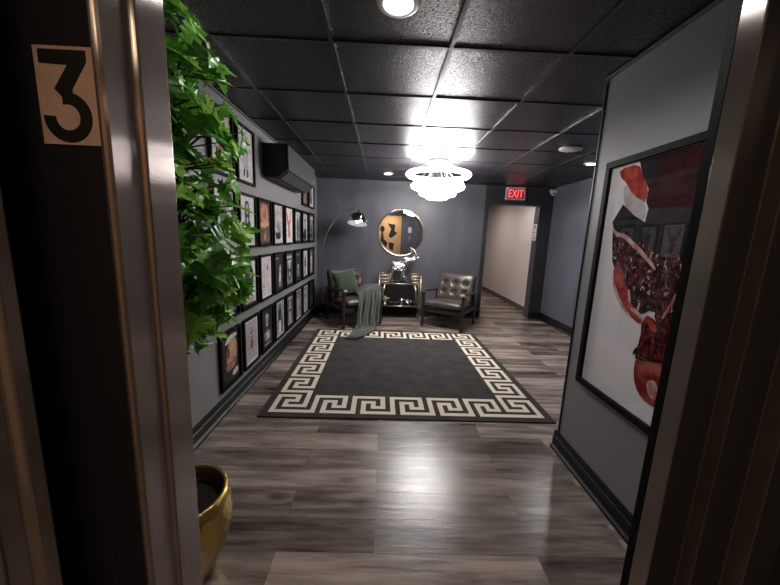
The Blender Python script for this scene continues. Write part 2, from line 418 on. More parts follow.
# cab
struct(MB().box(-.80, -.75, -1.5, .42, 0, 2.35).build('wall_cab_left', 'steel'))
struct(MB().box(1.15, 1.2, -1.5, .47, 0, 2.35).build('wall_cab_right', 'steel'))
struct(MB().box(-.80, 1.2, -1.5, -1.45, 0, 2.35).build('wall_cab_rear', 'cab orange'))
struct(MB().box(-.80, 1.2, -1.5, .45, 2.33, 2.38).build('ceiling_cab', 'trim grey'))
r = MB(); r.prism([(-.75, .405), (-.452, .405), (-.452, .385), (-.462, .378), (-.462, .350), (-.452, .343), (-.452, .30), (-.75, .30)], 0, 2.33)
struct(r.build('trim_4', 'steel', bevel=.003))
for k, (x, y) in enumerate(((-.2, -.9), (.6, -.9))):
    o = thing('cab_ceiling_light', ['warm round ceiling light over the elevator cab, nearer its numbered door', 'warm round ceiling light over the elevator cab, farther from its numbered door'][k], 'ceiling light', (x, y, 2.33), group='elevator cab lights')
    MB().lathe([(.11, -.004), (.11, 0)]).build('diffuser', 'cab light', o)
    MB().tube(circle((0, 0, -.004), .118, 32), .01, 8, closed=True).build('ring', 'steel', o)

# number plate with a 3
np_ = thing('number_plate', 'tan floor number plate with a black 3 on the dark elevator door', 'number plate', (-.4275, .479, 1.594))
MB().box(-.0405, .044, -.001, .001, -.0605, .0605).build('plate', 'plate tan', np_)
W3, H3 = .079, .121
def p3(u, v): return (-.0405 + u * W3, .0605 - v * H3)
pts = [p3(.08, .035), p3(.86, .035), p3(.86, .15), p3(.585, .425)]
C, ro, ri = (.46, .715), (.405, .265), (.205, .135)
for k in range(0, 25):
    a = R(72 - k * (72 + 183) / 24); pts.append(p3(C[0] + ro[0] * math.cos(a), C[1] - ro[1] * math.sin(a)))
for k in range(0, 25):
    a = R(-183 + k * (90 + 183 + 18) / 24); pts.append(p3(C[0] + ri[0] * math.cos(a), C[1] - ri[1] * math.sin(a)))
pts += [p3(.40, .51), p3(.285, .425), p3(.54, .185), p3(.08, .175)]
M3 = Matrix(((1, 0, 0, 0), (0, 0, -1, 0), (0, 1, 0, 0), (0, 0, 0, 1)))
MB().prism(pts, .001, .0016, M=M3).build('numeral', 'ink black', np_)

# mural in the cab, seen only in the round mirror
mu = thing('cab_mural', 'orange wall mural with black shapes, seen in the round mirror', 'mural', (.15, -1.445, 1.55))
MB().box(-.7, .62, 0, .006, -.75, .75).build('panel', 'cab orange', mu)
m = MB()
def flat(m, pts, y=.009):
    m.add([(x, y, z) for x, z in pts], [tuple(range(len(pts)))])
flat(m, [(-.27 + .09 * math.cos(a * PI / 8), .15 + .13 * math.sin(a * PI / 8)) for a in range(16)])
flat(m, [(-.30, .02), (-.24, .02), (-.20, -.24), (-.05, -.38), (-.1, -.6), (-.34, -.3)])
flat(m, [(-.08, .38), (.24, .34), (.22, .10), (.33, .0), (.1, -.2), (-.02, -.12), (.08, .16)])
flat(m, [(.0, -.36), (.22, -.40), (.18, -.7), (.02, -.62)])
m.build('shapes', 'ink black', mu)
cp = thing('call_button_panel', 'white notice above a steel elevator call plate, seen in the round mirror', 'call panel', (.83, YF, 1.5))
MB().box(-.06, .06, .0, .006, .06, .25).build('notice', 'white plastic', cp)
MB().box(-.05, .05, .0, .008, -.22, .0).build('plate', 'trim grey', cp, bevel=.003)
b_ = MB()
for z in (-.08, -.14): MB().lathe([(.014, .0), (.014, .006), (.0005, .007)], 20, M=Matrix.Translation((0, .008, z)) @ Matrix.Rotation(-PI / 2, 4, 'X')).build('button', 'lamp white', cp)

# ------------------------------------------------------------------ exit doorway trim, signs
dr = thing('door_2', 'black cased opening into the pale corridor', 'doorway', (0, 0, 0), kind='structure')
MB().box(DX1 - .006, DX1 + .0, YB + .0, YB + .19, 0, DZ).build('jamb', 'jamb grey', dr)
MB().box(DX0, DX0 + .006, YB, YB + .19, 0, DZ).build('jamb', 'jamb grey', dr)
MB().box(DX0, DX1, YB, YB + .19, DZ - .006, DZ).build('head', 'jamb grey', dr)
ds = thing('jamb_sign', 'strip of three small white pictogram tiles on the corridor door jamb', 'sign', (DX1 - .006, YB + .095, 1.60))
for k in range(3):
    z = .10 - k * .10
    t_ = MB().box(-.006, 0, -.06, .06, z - .046, z + .046).build('tile', 'white plastic', ds, bevel=.003)
    p = MB()
    if k == 0: p.box(-.0068, -.006, -.03, .03, z - .024, z + .024)
    elif k == 1: p.prism([(-.034, -.02), (.034, -.02), (0, .03)], 0, .0008, M=Matrix(((0, 0, -1, -.006), (1, 0, 0, 0), (0, 1, 0, z), (0, 0, 0, 1))))
    else: p.box(-.0068, -.006, -.034, .014, z - .024, z + .022)
    p.build('pictogram', 'trim black', t_)
es = thing('exit_sign', 'glowing red EXIT sign on the wall over the corridor opening', 'exit sign', (2.263, YB, 2.25))
MB().box(-.172, .172, -.05, 0, -.108, .108).build('housing', 'grey plastic', es, bevel=.006)
MB().box(-.150, .150, -.053, -.05, -.086, .086).build('face', 'exit face', es)
tm = text_mesh('EXIT', .205, .001)
tm.materials.append(MATS['exit letter'])
xs_ = [v.co.x for v in tm.vertices]; ys_ = [v.co.y for v in tm.vertices]
cx, cy = (max(xs_) + min(xs_)) / 2, (max(ys_) + min(ys_)) / 2
fx, fy = .255 / (max(xs_) - min(xs_)), .128 / (max(ys_) - min(ys_))
tm.transform(Matrix.Translation((0, -.0545, 0)) @ Matrix.Rotation(PI / 2, 4, 'X') @ Matrix.Diagonal((fx, fy, 1, 1)) @ Matrix.Translation((-cx, -cy, 0)))
o = bpy.data.objects.new('letters', tm); col.objects.link(o); o.parent = es
# corner sensor
cs = thing('motion_sensor', 'small grey wedge-shaped sensor high on the dark wall beside the exit sign', 'sensor', (2.93, YB, 2.30))
MB().prism([(-.062, .045), (.062, .045), (.05, 0), (.018, -.055), (-.018, -.055), (-.05, 0)], -.0, .07, M=Matrix(((1, 0, 0, 0), (0, 0, -1, 0), (0, 1, 0, 0), (0, 0, 0, 1)))).build('housing', 'grey plastic', cs, bevel=.012, seg=3)
MB().ell((0, -.068, -.022), (.018, .012, .016)).build('lens', 'ink black', cs)

# ------------------------------------------------------------------ ceiling fittings
def can(x, y, label, on=True, r=.078):
    o = thing('recessed_light', label, 'ceiling light', (x, y, H), group='recessed ceiling lights')
    MB().lathe([(r * .78, -.006), (r * .82, -.012), (r * 1.12, -.006), (r * 1.18, .003), (r * .78, .003)], 40, cap=False).build('trim_ring', 'white plastic', o)
    MB().lathe([(.0005, -.004), (r * .79, -.005), (r * .79, .0)], 40, cap=False).build('lens', 'can light', o)
    return o
can(.02, 1.53, 'bright recessed light in the ceiling tile nearest the elevator')
can(.01, 5.27, 'small bright recessed light by the back wall left of the chandelier', r=.07)
can(2.44, 4.07, 'bright recessed light just behind the edge of the right wall', r=.07)
sp = thing('ceiling_speaker', 'unlit pale round disc in the ceiling right of the chandelier', 'speaker', (1.857, 3.49, H))
MB().lathe([(.108, .003), (.108, -.006), (.094, -.014), (.0005, -.018)], 40).build('grille', 'grey plastic', sp)
MB().tube(circle((0, 0, -.006), .104, 40), .007, 8, closed=True).build('rim', 'grey plastic', sp)

# chandelier
CX, CY = .64, 4.27
ch = thing('chandelier', 'glowing white tiered ring chandelier hanging over the rug', 'chandelier', (CX, CY, H))
MB().lathe([(.13, 0), (.13, -.028), (.12, -.036), (.0005, -.04)], 40).build('canopy', 'chrome', ch)
rings = [(.395, -.172, .032, .026), (.325, -.312, .07, .032), (.225, -.392, .10, .034), (.13, -.442, .11, .026)]
for rr, z, wd, ht in rings:
    m = MB()
    prof = [(rr - wd, z - ht), (rr - wd * .3, z - ht * 1.12), (rr, z - ht * .8), (rr + .012, z), (rr, z + ht * .8), (rr - wd * .3, z + ht), (rr - wd, z + ht), (rr - wd, z - ht)]
    m.lathe(prof, 64, cap=False)
    m.build('light_ring', 'ring light', ch)
m = MB()
for k in range(8):
    a = 2 * PI * (k + .3) / 8
    m.tube([(.11 * math.cos(a), .11 * math.sin(a), -.036), (.385 * math.cos(a), .385 * math.sin(a), -.165)], .0013, 6)
m.build('suspension_wire', 'chrome', ch)
m = MB()
for k in range(6):
    a = 2 * PI * (k + .1) / 6
    m.tube([(.06 * math.cos(a), .06 * math.sin(a), -.037), (.29 * math.cos(a), .29 * math.sin(a), -.29)], .0011, 6)
    m.tube([(.04 * math.cos(a + .3), .04 * math.sin(a + .3), -.038), (.19 * math.cos(a + .3), .19 * math.sin(a + .3), -.38)], .0011, 6)
m.build('inner_wire', 'chrome', ch)

# ------------------------------------------------------------------ air conditioner on the left wall
ac = thing('air_conditioner', 'black wall-mounted split air conditioner high on the picture wall', 'air conditioner', (XL, 3.36, 1.95))
L_ = 1.2
Mx = Matrix(((1, 0, 0, 0), (0, 0, 1, 0), (0, 1, 0, 0), (0, 0, 0, 1)))  # (x,z)->extrude along y
MB().prism([(0, .02), (.0, .32), (.235, .32), (.242, .30), (.242, .09), (.16, .012), (.10, 0), (.02, 0)], 0, L_, M=Mx).build('body', 'ac black', ac, bevel=.01, seg=3)
MB().prism([(.238, .315), (.252, .300), (.254, .085), (.243, .075)], .004, L_ - .004, M=Mx).build('front_panel', 'ac front', ac, bevel=.004)
MB().prism([(.150, .006), (.232, .070), (.240, .066), (.160, -.004)], .05, L_ - .05, M=Mx).build('louver', 'ac front', ac)
MB().prism([(.10, -.006), (.145, .000), (.145, .006), (.10, .003)], .04, L_ - .04, M=Mx).build('vent_flap', 'ac black', ac)
MB().box(.252, .2555, L_ - .10, L_ - .055, .115, .155).build('badge', 'white plastic', ac)

# ------------------------------------------------------------------ gallery of framed photographs on the left wall
INK = {'k': (.010, .010, .012), 'd': (.05, .048, .052), 'g': (.17, .165, .17), 'l': (.36, .35, .355), 'w': (.66, .645, .65),
       'p': (.60, .52, .545), 'r': (.30, .07, .045), 'o': (.62, .33, .15), 's': (.52, .30, .20), 'b': (.10, .045, .03), 'm': (.36, .13, .11), 'n': (.42, .36, .38)}
for k, v in INK.items(): mat('photo ink ' + k, v, .45, spec=.25, mix=(tuple(min(.8, c * 1.9 + .012) if max(v) < .4 else c * .72 for c in v), 26, .42, .68))
def ngon(c, rx, rz, n=14, a0=0): return [(c[0] + rx * math.cos(2 * PI * k / n + a0), c[1] + rz * math.sin(2 * PI * k / n + a0)) for k in range(n)]
# each design: border ink or None, ground ink, shapes [(ink, polygon)] in a 0..1 x 0..1 print (u towards the back wall, v up)
def bust(hair, skin, coat): return [(coat, [(.08, .0), (.92, .0), (.82, .34), (.62, .46), (.38, .46), (.18, .34)]), (hair, ngon((.5, .66), .2, .2)), (skin, ngon((.5, .62), .13, .15)), (skin, [(.43, .42), (.57, .42), (.56, .52), (.44, .52)])]
def standing(hair, skin, coat, legs): return [(legs, [(.36, .0), (.48, .0), (.5, .4), (.53, .0), (.65, .0), (.64, .46), (.36, .46)]), (coat, [(.27, .38), (.73, .38), (.7, .7), (.56, .76), (.44, .76), (.3, .7)]), (skin, [(.46, .74), (.54, .74), (.54, .8), (.46, .8)]), (hair, ngon((.5, .86), .085, .085)), (skin, ngon((.51, .845), .06, .065))]
def seated(hair, skin, coat, legs): return [(legs, [(.15, .06), (.85, .06), (.78, .34), (.5, .4), (.22, .34)]), (coat, [(.24, .26), (.76, .26), (.68, .62), (.32, .62)]), (skin, ngon((.34, .3), .07, .06)), (hair, ngon((.5, .75), .13, .13)), (skin, ngon((.51, .73), .09, .105))]
def longhair(hair, skin, coat): return [(hair, [(.3, .5), (.7, .5), (.69, .85), (.6, .96), (.4, .96), (.31, .85)]), (coat, [(.12, .0), (.88, .0), (.8, .4), (.62, .6), (.38, .6), (.2, .4)]), (skin, ngon((.5, .78), .11, .12)), ('l', [(.46, .3), (.54, .3), (.56, .58), (.44, .58)])]
def lines(ink, n=7): return [(ink, [(.12, .1 + k * .1), (.88 - .2 * (k % 3 == 1), .1 + k * .1), (.88 - .2 * (k % 3 == 1), .135 + k * .1), (.12, .135 + k * .1)]) for k in range(n)]
def skull(i1, i2): return [(i1, [(.05, .95), (.2, .98), (.42, .66), (.58, .66), (.8, .98), (.95, .95), (.8, .62), (.66, .48), (.62, .1), (.38, .1), (.34, .48), (.2, .62)]), (i2, ngon((.42, .56), .06, .05)), (i2, ngon((.58, .56), .06, .05)), (i2, [(.46, .1), (.54, .1), (.52, .4), (.48, .4)])]
D = {}
D[1, 0] = ('w', 'w', [('m', ngon((.4, .62), .26, .2)), ('r', [(.3, .1), (.55, .15), (.6, .5), (.35, .45)]), ('p', ngon((.45, .7), .1, .09))], 'white framed print with a rosy red figure, behind the leaves near the ceiling')
D[1, 1] = ('w', 'w', [('n', [(.36, .2), (.64, .2), (.7, .62), (.56, .74), (.44, .74), (.3, .62)]), ('g', ngon((.56, .84), .09, .1)), ('p', [(.4, .26), (.6, .26), (.62, .6), (.38, .6)]), ('k', [(.3, .04), (.44, .04), (.46, .22), (.34, .2)]), ('k', [(.55, .02), (.72, .06), (.64, .24), (.54, .2)])], 'framed white print of a thin pale figure in black shoes, beside the air conditioner')
D[1, 6] = ('k', 'b', [('m', ngon((.5, .55), .26, .3)), ('s', ngon((.5, .62), .15, .16)), ('g', [(.2, .0), (.8, .0), (.7, .3), (.3, .3)])], 'framed dark reddish portrait half hidden under the air conditioner')
D[1, 7] = ('w', 'w', [('k', [(.2, .05), (.75, .05), (.6, .5), (.5, .8), (.3, .6)]), ('d', ngon((.52, .82), .1, .09))], 'framed white print with a black figure in the top corner by the back wall')
D[2, 0] = ('w', 'w', standing('k', 'g', 'g', 'd'), 'framed print of a dark haired figure on white, half behind the potted tree')
D[2, 1] = ('w', 'w', longhair('k', 'n', 'd'), 'framed print of a long haired person in a dark jacket on white')
D[2, 2] = ('k', 'b', [('m', [(.1, .55), (.9, .5), (.85, .98), (.15, .98)]), ('s', ngon((.5, .62), .28, .26)), ('r', ngon((.5, .72), .18, .13)), ('o', [(.04, .36), (.96, .42), (.9, .58), (.06, .52)]), ('b', [(.3, .05), (.7, .05), (.62, .36), (.38, .36)]), ('s', ngon((.5, .14), .09, .1))], 'framed reddish colour portrait with an orange band across the middle')
D[2, 3] = ('l', 'l', seated('d', 'w', 'g', 'k') + [('g', [(.0, .5), (.22, .46), (.2, .9), (.0, .95)])], 'framed black and white photo of a seated person, left of the antler print')
D[2, 4] = ('w', 'w', skull('m', 'b'), 'framed white print of a red brown antlered shape')
D[2, 5] = ('k', 'l', standing('k', 'n', 'd', 'k') + [('d', [(.66, .0), (1, .0), (1, .9), (.8, .9)])], 'framed photo of a standing figure in dark clothes, right of the antler print')
D[2, 6] = ('k', 'l', bust('k', 'n', 'k'), 'framed grey photo of a black suit, second from the back wall, second row')
D[2, 7] = ('k', 'g', seated('k', 'l', 'd', 'k') + [('w', [(.1, .86), (.9, .86), (.9, .95), (.1, .95)])], 'framed dark photo of a seated person, end of the second row')
D[3, 0] = ('k', 'd', bust('k', 'l', 'g'), 'framed dark portrait mostly behind the leaves of the potted tree')
D[3, 1] = ('k', 'w', [('k', ngon((.5, .62), .36, .32, 18)), ('d', ngon((.52, .58), .2, .2)), ('l', [(.3, .46), (.72, .66), (.7, .72), (.3, .52)]), ('n', [(.2, .0), (.85, .0), (.75, .25), (.3, .25)])], 'framed print of a round black hooded shape on white')
D[3, 2] = ('w', 'p', [('k', [(.62, .66), (.72, .66), (.74, .8), (.66, .86), (.6, .78)]), ('m', ngon((.67, .84), .05, .05)), ('d', ngon((.24, .26), .06, .04)), ('n', [(.3, .1), (.34, .1), (.36, .9), (.32, .9)])], 'framed pale pink print that is nearly empty with one tiny figure')
D[3, 3] = ('k', 'k', [('w', [(.45, .15), (.72, .15), (.78, .42), (.66, .56), (.52, .5)]), ('l', ngon((.66, .62), .1, .1)), ('g', [(.4, .05), (.8, .05), (.75, .2), (.42, .2)]), ('l', [(.1, .92), (.5, .92), (.5, .95), (.1, .95)])], 'framed black print with a small white crouching figure')
D[3, 4] = ('k', 'd', [('l', [(.1, .86), (.9, .86), (.9, .94), (.1, .94)]), ('g', bust('k', 'g', 'g')[0][1]), ('w', [(.2, .7), (.8, .74), (.78, .8), (.22, .76)]), ('n', ngon((.5, .62), .14, .14)), ('k', ngon((.55, .3), .26, .2)), ('l', ngon((.55, .3), .12, .1))], 'framed dark photo of a person in a hat holding something round')
D[3, 5] = ('k', 'k', [('g', [(.3, .1), (.75, .1), (.68, .38), (.4, .38)]), ('l', ngon((.54, .46), .11, .11)), ('l', [(.2, .9), (.8, .9), (.8, .94), (.2, .94)])], 'framed black photo with a small figure low in the print')
D[3, 6] = ('k', 'l', standing('k', 'n', 'd', 'd'), 'framed grey photo of a standing dark figure, second from the back wall, third row')
D[3, 7] = ('k', 'd', standing('l', 'w', 'w', 'w'), 'framed dark photo of a figure in white, against the back wall in the third row')
D[4, 0] = ('k', 'k', [('w', [(.1, .78), (.95, .9), (.95, .98), (.4, .98)]), ('s', [(.2, .3), (.85, .2), (.95, .8), (.7, .92), (.38, .82)]), ('m', [(.16, .2), (.8, .24), (.9, .46), (.3, .5)]), ('s', ngon((.5, .4), .2, .05)), ('o', ngon((.66, .7), .14, .1)), ('b', [(.2, .52), (.42, .48), (.46, .66), (.3, .78)]), ('b', [(.2, .33), (.9, .38), (.9, .42), (.2, .37)]), ('b', [(.2, .25), (.85, .30), (.85, .33), (.2, .28)]), ('w', [(.55, .04), (.95, .06), (.95, .2), (.6, .16)])], 'framed colour portrait in skin tones, lowest and nearest the elevator')
D[4, 1] = ('w', 'n', lines('g', 8) + [('d', [(.4, .3), (.62, .3), (.6, .62), (.44, .62)]), ('r', ngon((.51, .56), .1, .08)), ('d', ngon((.5, .72), .07, .06))], 'framed mauve print with rows of writing-like stripes round a dark figure')
D[4, 2] = ('k', 'k', [('l', [(.36, .56), (.6, .56), (.66, .86), (.5, .94), (.34, .86)]), ('d', ngon((.5, .72), .06, .1)), ('g', [(.2, .14), (.82, .14), (.86, .44), (.16, .44)]), ('w', ngon((.5, .3), .13, .1)), ('k', [(.3, .24), (.44, .28), (.42, .33), (.3, .30)]), ('w', [(.16, .04), (.84, .04), (.84, .07), (.16, .07)])], 'framed black print with a pale twisted sculpture')
D[4, 3] = ('l', 'g', [('k', [(.3, .42), (.7, .42), (.74, .72), (.6, .82), (.42, .82), (.28, .7)]), ('k', ngon((.52, .86), .1, .09)), ('w', [(.36, .02), (.62, .02), (.6, .44), (.4, .44)]), ('d', [(.66, .0), (.9, .0), (.9, .5), (.72, .5)])], 'framed pale photo of a figure in a black top and white skirt')
D[4, 4] = ('k', 'd', [('n', [(.28, .1), (.72, .1), (.66, .4), (.74, .66), (.26, .66), (.34, .4)]), ('n', ngon((.5, .78), .11, .11)), ('k', [(.3, .46), (.7, .46), (.7, .56), (.3, .56)]), ('w', [(.14, .04), (.86, .04), (.86, .08), (.14, .08)]), ('w', [(.14, .92), (.86, .92), (.86, .96), (.14, .96)])], 'framed dark photo of a pale bare torso with a black band')
D[4, 5] = ('l', 'd', standing('k', 'p', 'n', 'n'), 'framed dark photo of a pale standing figure in the lowest row')
D[4, 6] = ('l', 'g', longhair('d', 'w', 'n'), 'framed grey photo of a long haired pale figure in the lowest row')
D[4, 7] = ('k', 'k', bust('k', 'd', 'd'), 'framed nearly black portrait in the lowest corner by the back wall')
ROWZ = {1: 2.05, 2: 1.508, 3: .965, 4: .418}
fw, fh = .352, .462
proto = None
for (r_, k_), (bord, ground, shapes, lab) in sorted(D.items()):
    yc = 2.34 + .415 * k_ + .176
    fr = thing('framed_photograph', lab, 'picture', (XL, yc, ROWZ[r_]), group='framed photographs on the left wall')
    if proto is None:
        m = MB(); t_ = .021
        m.box(0, .026, -fw / 2, fw / 2, -fh / 2, -fh / 2 + t_); m.box(0, .026, -fw / 2, fw / 2, fh / 2 - t_, fh / 2)
        m.box(0, .026, -fw / 2, -fw / 2 + t_, -fh / 2 + t_, fh / 2 - t_); m.box(0, .026, fw / 2 - t_, fw / 2, -fh / 2 + t_, fh / 2 - t_)
        m.box(0, .008, -fw / 2 + t_, fw / 2 - t_, -fh / 2 + t_, fh / 2 - t_)
        proto = m.build('frame', 'frame black', fr)
    else:
        c_ = proto.copy(); col.objects.link(c_); c_.parent = fr
    inks = []; m = MB()
    def ink(k):
        if k not in inks: inks.append(k)
        return inks.index(k)
    iw, ih = fw - 2 * t_, fh - 2 * t_
    m.box(.0082, .010, -iw / 2, iw / 2, -ih / 2, ih / 2, ink(bord))
    bw = .022; pw, ph = iw - 2 * bw, ih - 2 * bw
    lay = [(ground, [(0, 0), (1, 0), (1, 1), (0, 1)])] + shapes
    for q, (kk, poly) in enumerate(lay):
        if q and len(poly) < 12:
            for _ in range(2):
                poly = [pt_ for i_ in range(len(poly)) for pt_ in ((poly[i_][0] * .78 + poly[(i_ + 1) % len(poly)][0] * .22, poly[i_][1] * .78 + poly[(i_ + 1) % len(poly)][1] * .22),
                                                                   (poly[i_][0] * .22 + poly[(i_ + 1) % len(poly)][0] * .78, poly[i_][1] * .22 + poly[(i_ + 1) % len(poly)][1] * .78))]
        x = .0104 + q * .00025
        m.add([(x, -pw / 2 + u * pw, -ph / 2 + v * ph) for u, v in poly], [tuple(range(len(poly)))], ink(kk))
    m.build('photo_print', ['photo ink ' + k for k in inks], fr)

# ------------------------------------------------------------------ large framed art on the right wall
fa = thing('framed_artwork', 'large framed print of glossy red splashes on the near right wall', 'picture', (XR, 1.35, 1.23))
y0, y1, z0, z1 = -.42, .565, -.650, .652
m = MB(); t_ = .034
m.box(-.03, 0, y0, y1, z0, z0 + t_); m.box(-.03, 0, y0, y1, z1 - t_, z1); m.box(-.03, 0, y0, y0 + t_, z0 + t_, z1 - t_); m.box(-.03, 0, y1 - t_, y1, z0 + t_, z1 - t_)
m.build('frame', 'frame black', fa, bevel=.002)
m = MB(); m.box(-.010, 0, y0 + t_, y1 - t_, z0 + t_, z1 - t_, 0)
ART = [
 ('art maroon', [(1.688, 1.845), (.98, 1.845), (.98, 1.5), (1.322, 1.584), (1.58, 1.605), (1.602, 1.64), (1.601, 1.701), (1.651, 1.77)]),
 ('art dark', [(1.819, 1.553), (1.756, 1.643), (1.667, 1.582), (1.588, 1.544), (1.581, 1.611), (1.318, 1.589), (.98, 1.52), (.98, 1.0), (1.308, 1.1), (1.447, 1.31), (1.531, 1.38), (1.684, 1.475), (1.785, 1.488)]),
 ('art red', [(1.826, 1.832), (1.688, 1.836), (1.651, 1.77), (1.601, 1.701), (1.602, 1.64), (1.641, 1.644), (1.698, 1.685), (1.765, 1.76), (1.806, 1.785)]),
 ('art shell', [(1.774, 1.762), (1.688, 1.678), (1.602, 1.637), (1.588, 1.544), (1.667, 1.582), (1.756, 1.643)]),
 ('art navy', [(1.679, 1.837), (1.59, 1.843), (1.57, 1.783), (1.585, 1.742), (1.634, 1.751), (1.655, 1.776)]),
 ('art fleck', [(1.814, 1.534), (1.774, 1.481), (1.704, 1.487), (1.531, 1.38), (1.465, 1.335), (1.473, 1.307), (1.589, 1.306), (1.623, 1.386), (1.642, 1.288), (1.755, 1.275)]),
 ('art red', [(1.755, 1.318), (1.738, 1.224), (1.666, 1.125), (1.578, 1.076), (1.497, 1.049), (1.513, 1.1), (1.58, 1.128), (1.606, 1.198), (1.669, 1.249), (1.696, 1.323)]),
 ('art gore', [(1.453, 1.142), (1.382, 1.099), (1.2, 1.206), (.98, 1.1), (.98, .9), (1.31, .85), (1.398, .951), (1.392, 1.036)]),
 ('art fleck', [(1.703, 1.353), (1.669, 1.249), (1.606, 1.198), (1.58, 1.128), (1.513, 1.1), (1.456, 1.142), (1.382, 1.099), (1.2, 1.15), (1.1, 1.333), (1.315, 1.404), (1.658, 1.386)]),
 ('art gore', [(1.504, 1.081), (1.447, 1.116), (1.387, 1.051), (1.351, .955), (1.345, .89), (1.495, .878), (1.509, .895), (1.492, 1.004)]),
 ('art bulb', [(1.5, .898), (1.496, .794), (1.449, .726), (1.385, .705), (1.28, .716), (1.2, .813), (1.22, .896), (1.29, .96), (1.407, .92)]),
 ('art eye', [(1.474, .988), (1.452, 1.006), (1.422, 1.001), (1.418, .983), (1.443, .966), (1.466, .969)]),
 ('art glint', [(1.818, 1.545), (1.772, 1.497), (1.704, 1.492), (1.62, 1.44), (1.531, 1.385), (1.47, 1.33), (1.478, 1.318), (1.535, 1.362), (1.63, 1.42), (1.71, 1.472), (1.78, 1.476)]),
 ('art fleck', [(1.60, 1.46), (1.52, 1.42), (1.44, 1.36), (1.36, 1.35), (1.36, 1.32), (1.45, 1.32), (1.53, 1.38), (1.60, 1.43)]),
 ('art glint', [(1.742, 1.225), (1.669, 1.122), (1.578, 1.072), (1.565, 1.078), (1.655, 1.135), (1.725, 1.235)]),
 ('art glint', [(1.585, 1.13), (1.53, 1.12), (1.50, 1.085), (1.515, 1.082), (1.55, 1.105), (1.58, 1.108)]),
 ('art glint', [(1.62, 1.21), (1.60, 1.14), (1.585, 1.145), (1.605, 1.21)]),
 ('art glint', [(1.385, 1.11), (1.36, 1.17), (1.335, 1.24), (1.345, 1.245), (1.372, 1.175), (1.397, 1.115)]),
 ('art red', [(1.475, 1.115), (1.43, 1.09), (1.40, 1.05), (1.43, 1.04), (1.455, 1.07), (1.49, 1.08)]),
 ('art maroon', [(1.50, .9), (1.40, .925), (1.29, .96), (1.29, .94), (1.40, .905), (1.498, .882)]),
 ('art glint', [(1.415, .802), (1.372, .836), (1.34, .796), (1.344, .744), (1.385, .744)]),
 ('art eye', [(1.521, .906), (1.502, .95), (1.493, .928), (1.509, .895)]),
]
am = ['art white']
for q, (k, poly) in enumerate(ART):
    if k not in am: am.append(k)
    # round the traced corners once
    P = poly; out = []
    for i in range(len(P)):
        a, b = Vector(P[i]), Vector(P[(i + 1) % len(P)])
        out += [tuple(a * .75 + b * .25), tuple(a * .25 + b * .75)]
    if q < 2: out = P
    m.add([(-.0104 - q * .0003, y - 1.35, z - 1.23) for y, z in out], [tuple(range(len(out)))], am.index(k))
m.build('art_print', am, fa)
MB().add([(-.022, y0 + t_, z0 + t_), (-.022, y1 - t_, z0 + t_), (-.022, y1 - t_, z1 - t_), (-.022, y0 + t_, z1 - t_)], [(0, 3, 2, 1)]).build('glass_pane', 'glass', fa, recalc=False)

# ------------------------------------------------------------------ rug with a meander border
rug_n = 55; cell = 2.245 / rug_n
RX, RY, RW, RLn = -.946, 2.343, 2.372, 2.42
cells = set()
def seg(a, b):
    (u0, v0), (u1, v1) = a, b
    for u in range(min(u0, u1), max(u0, u1) + 1):
        for v in range(min(v0, v1), max(v0, v1) + 1): yield u, v
unit = [((0, 0), (0, 6)), ((0, 0), (6, 0)), ((6, 0), (6, 4)), ((4, 4), (6, 4)), ((4, 2), (4, 4)), ((2, 2), (4, 2)), ((2, 2), (2, 6)), ((2, 6), (8, 6))]
n = rug_n
for k in range(1, 6):          # front and back rows, v counted from the inner edge outwards
    for s in unit:
        for u, v in seg(*s):
            x = 8 * k + u
            if x < n - 7: cells.add((x, 6 - v))
            cells.add((n - 1 - x, n - 1 - (6 - v))) if x < n - 7 else None
for k in range(0, 7):          # side columns, mirrored so the long bar ties to the outer edge
    for s in unit:
        for u, v in seg(*s):
            y = 8 * k + u
            if y < n:
                cells.add((v if False else (6 - (6 - v)), y) if False else (6 - v if False else v, y)) if False else None
                cells.add((v, y))
                cells.add((n - 1 - v, y))
cells |= {(x, 0) for x in range(0, 9)}
rug = MB()
ux = (RW - .126) / n; uy = (RLn - .126) / n; zt = .011
rug.box(0, RW, 0, RLn, 0, .009, 0)
gx = [0] + [.063 + ux * i for i in range(n + 1)] + [RW]
gy = [0] + [.063 + uy * i for i in range(n + 1)] + [RLn]
vid = {}
for j, y in enumerate(gy):
    for i, x in enumerate(gx): vid[i, j] = len(vid)
fs = []; ms = []
for j in range(len(gy) - 1):
    for i in range(len(gx) - 1):
        fs.append((vid[i, j], vid[i + 1, j], vid[i + 1, j + 1], vid[i, j + 1])); ms.append(1 if (i - 1, j - 1) in cells else 0)
o0 = len(rug.v); rug.v += [(x, y, zt) for y in gy for x in gx]
for f, q in zip(fs, ms): rug.f.append([a + o0 for a in f]); rug.m.append(q); rug.s.append(False)
per = [(0, 0), (RW, 0), (RW, RLn), (0, RLn)]
rug.add([(x, y, .009) for x, y in per] + [(x, y, zt) for x, y in per], [(i, (i + 1) % 4, 4 + (i + 1) % 4, 4 + i) for i in range(4)])
rg = thing('area_rug', 'charcoal rug with a cream Greek key border on the plank floor', 'rug', (RX, RY, 0), .0109)
rug.build('rug_pile', ['rug charcoal', 'rug cream'], rg)

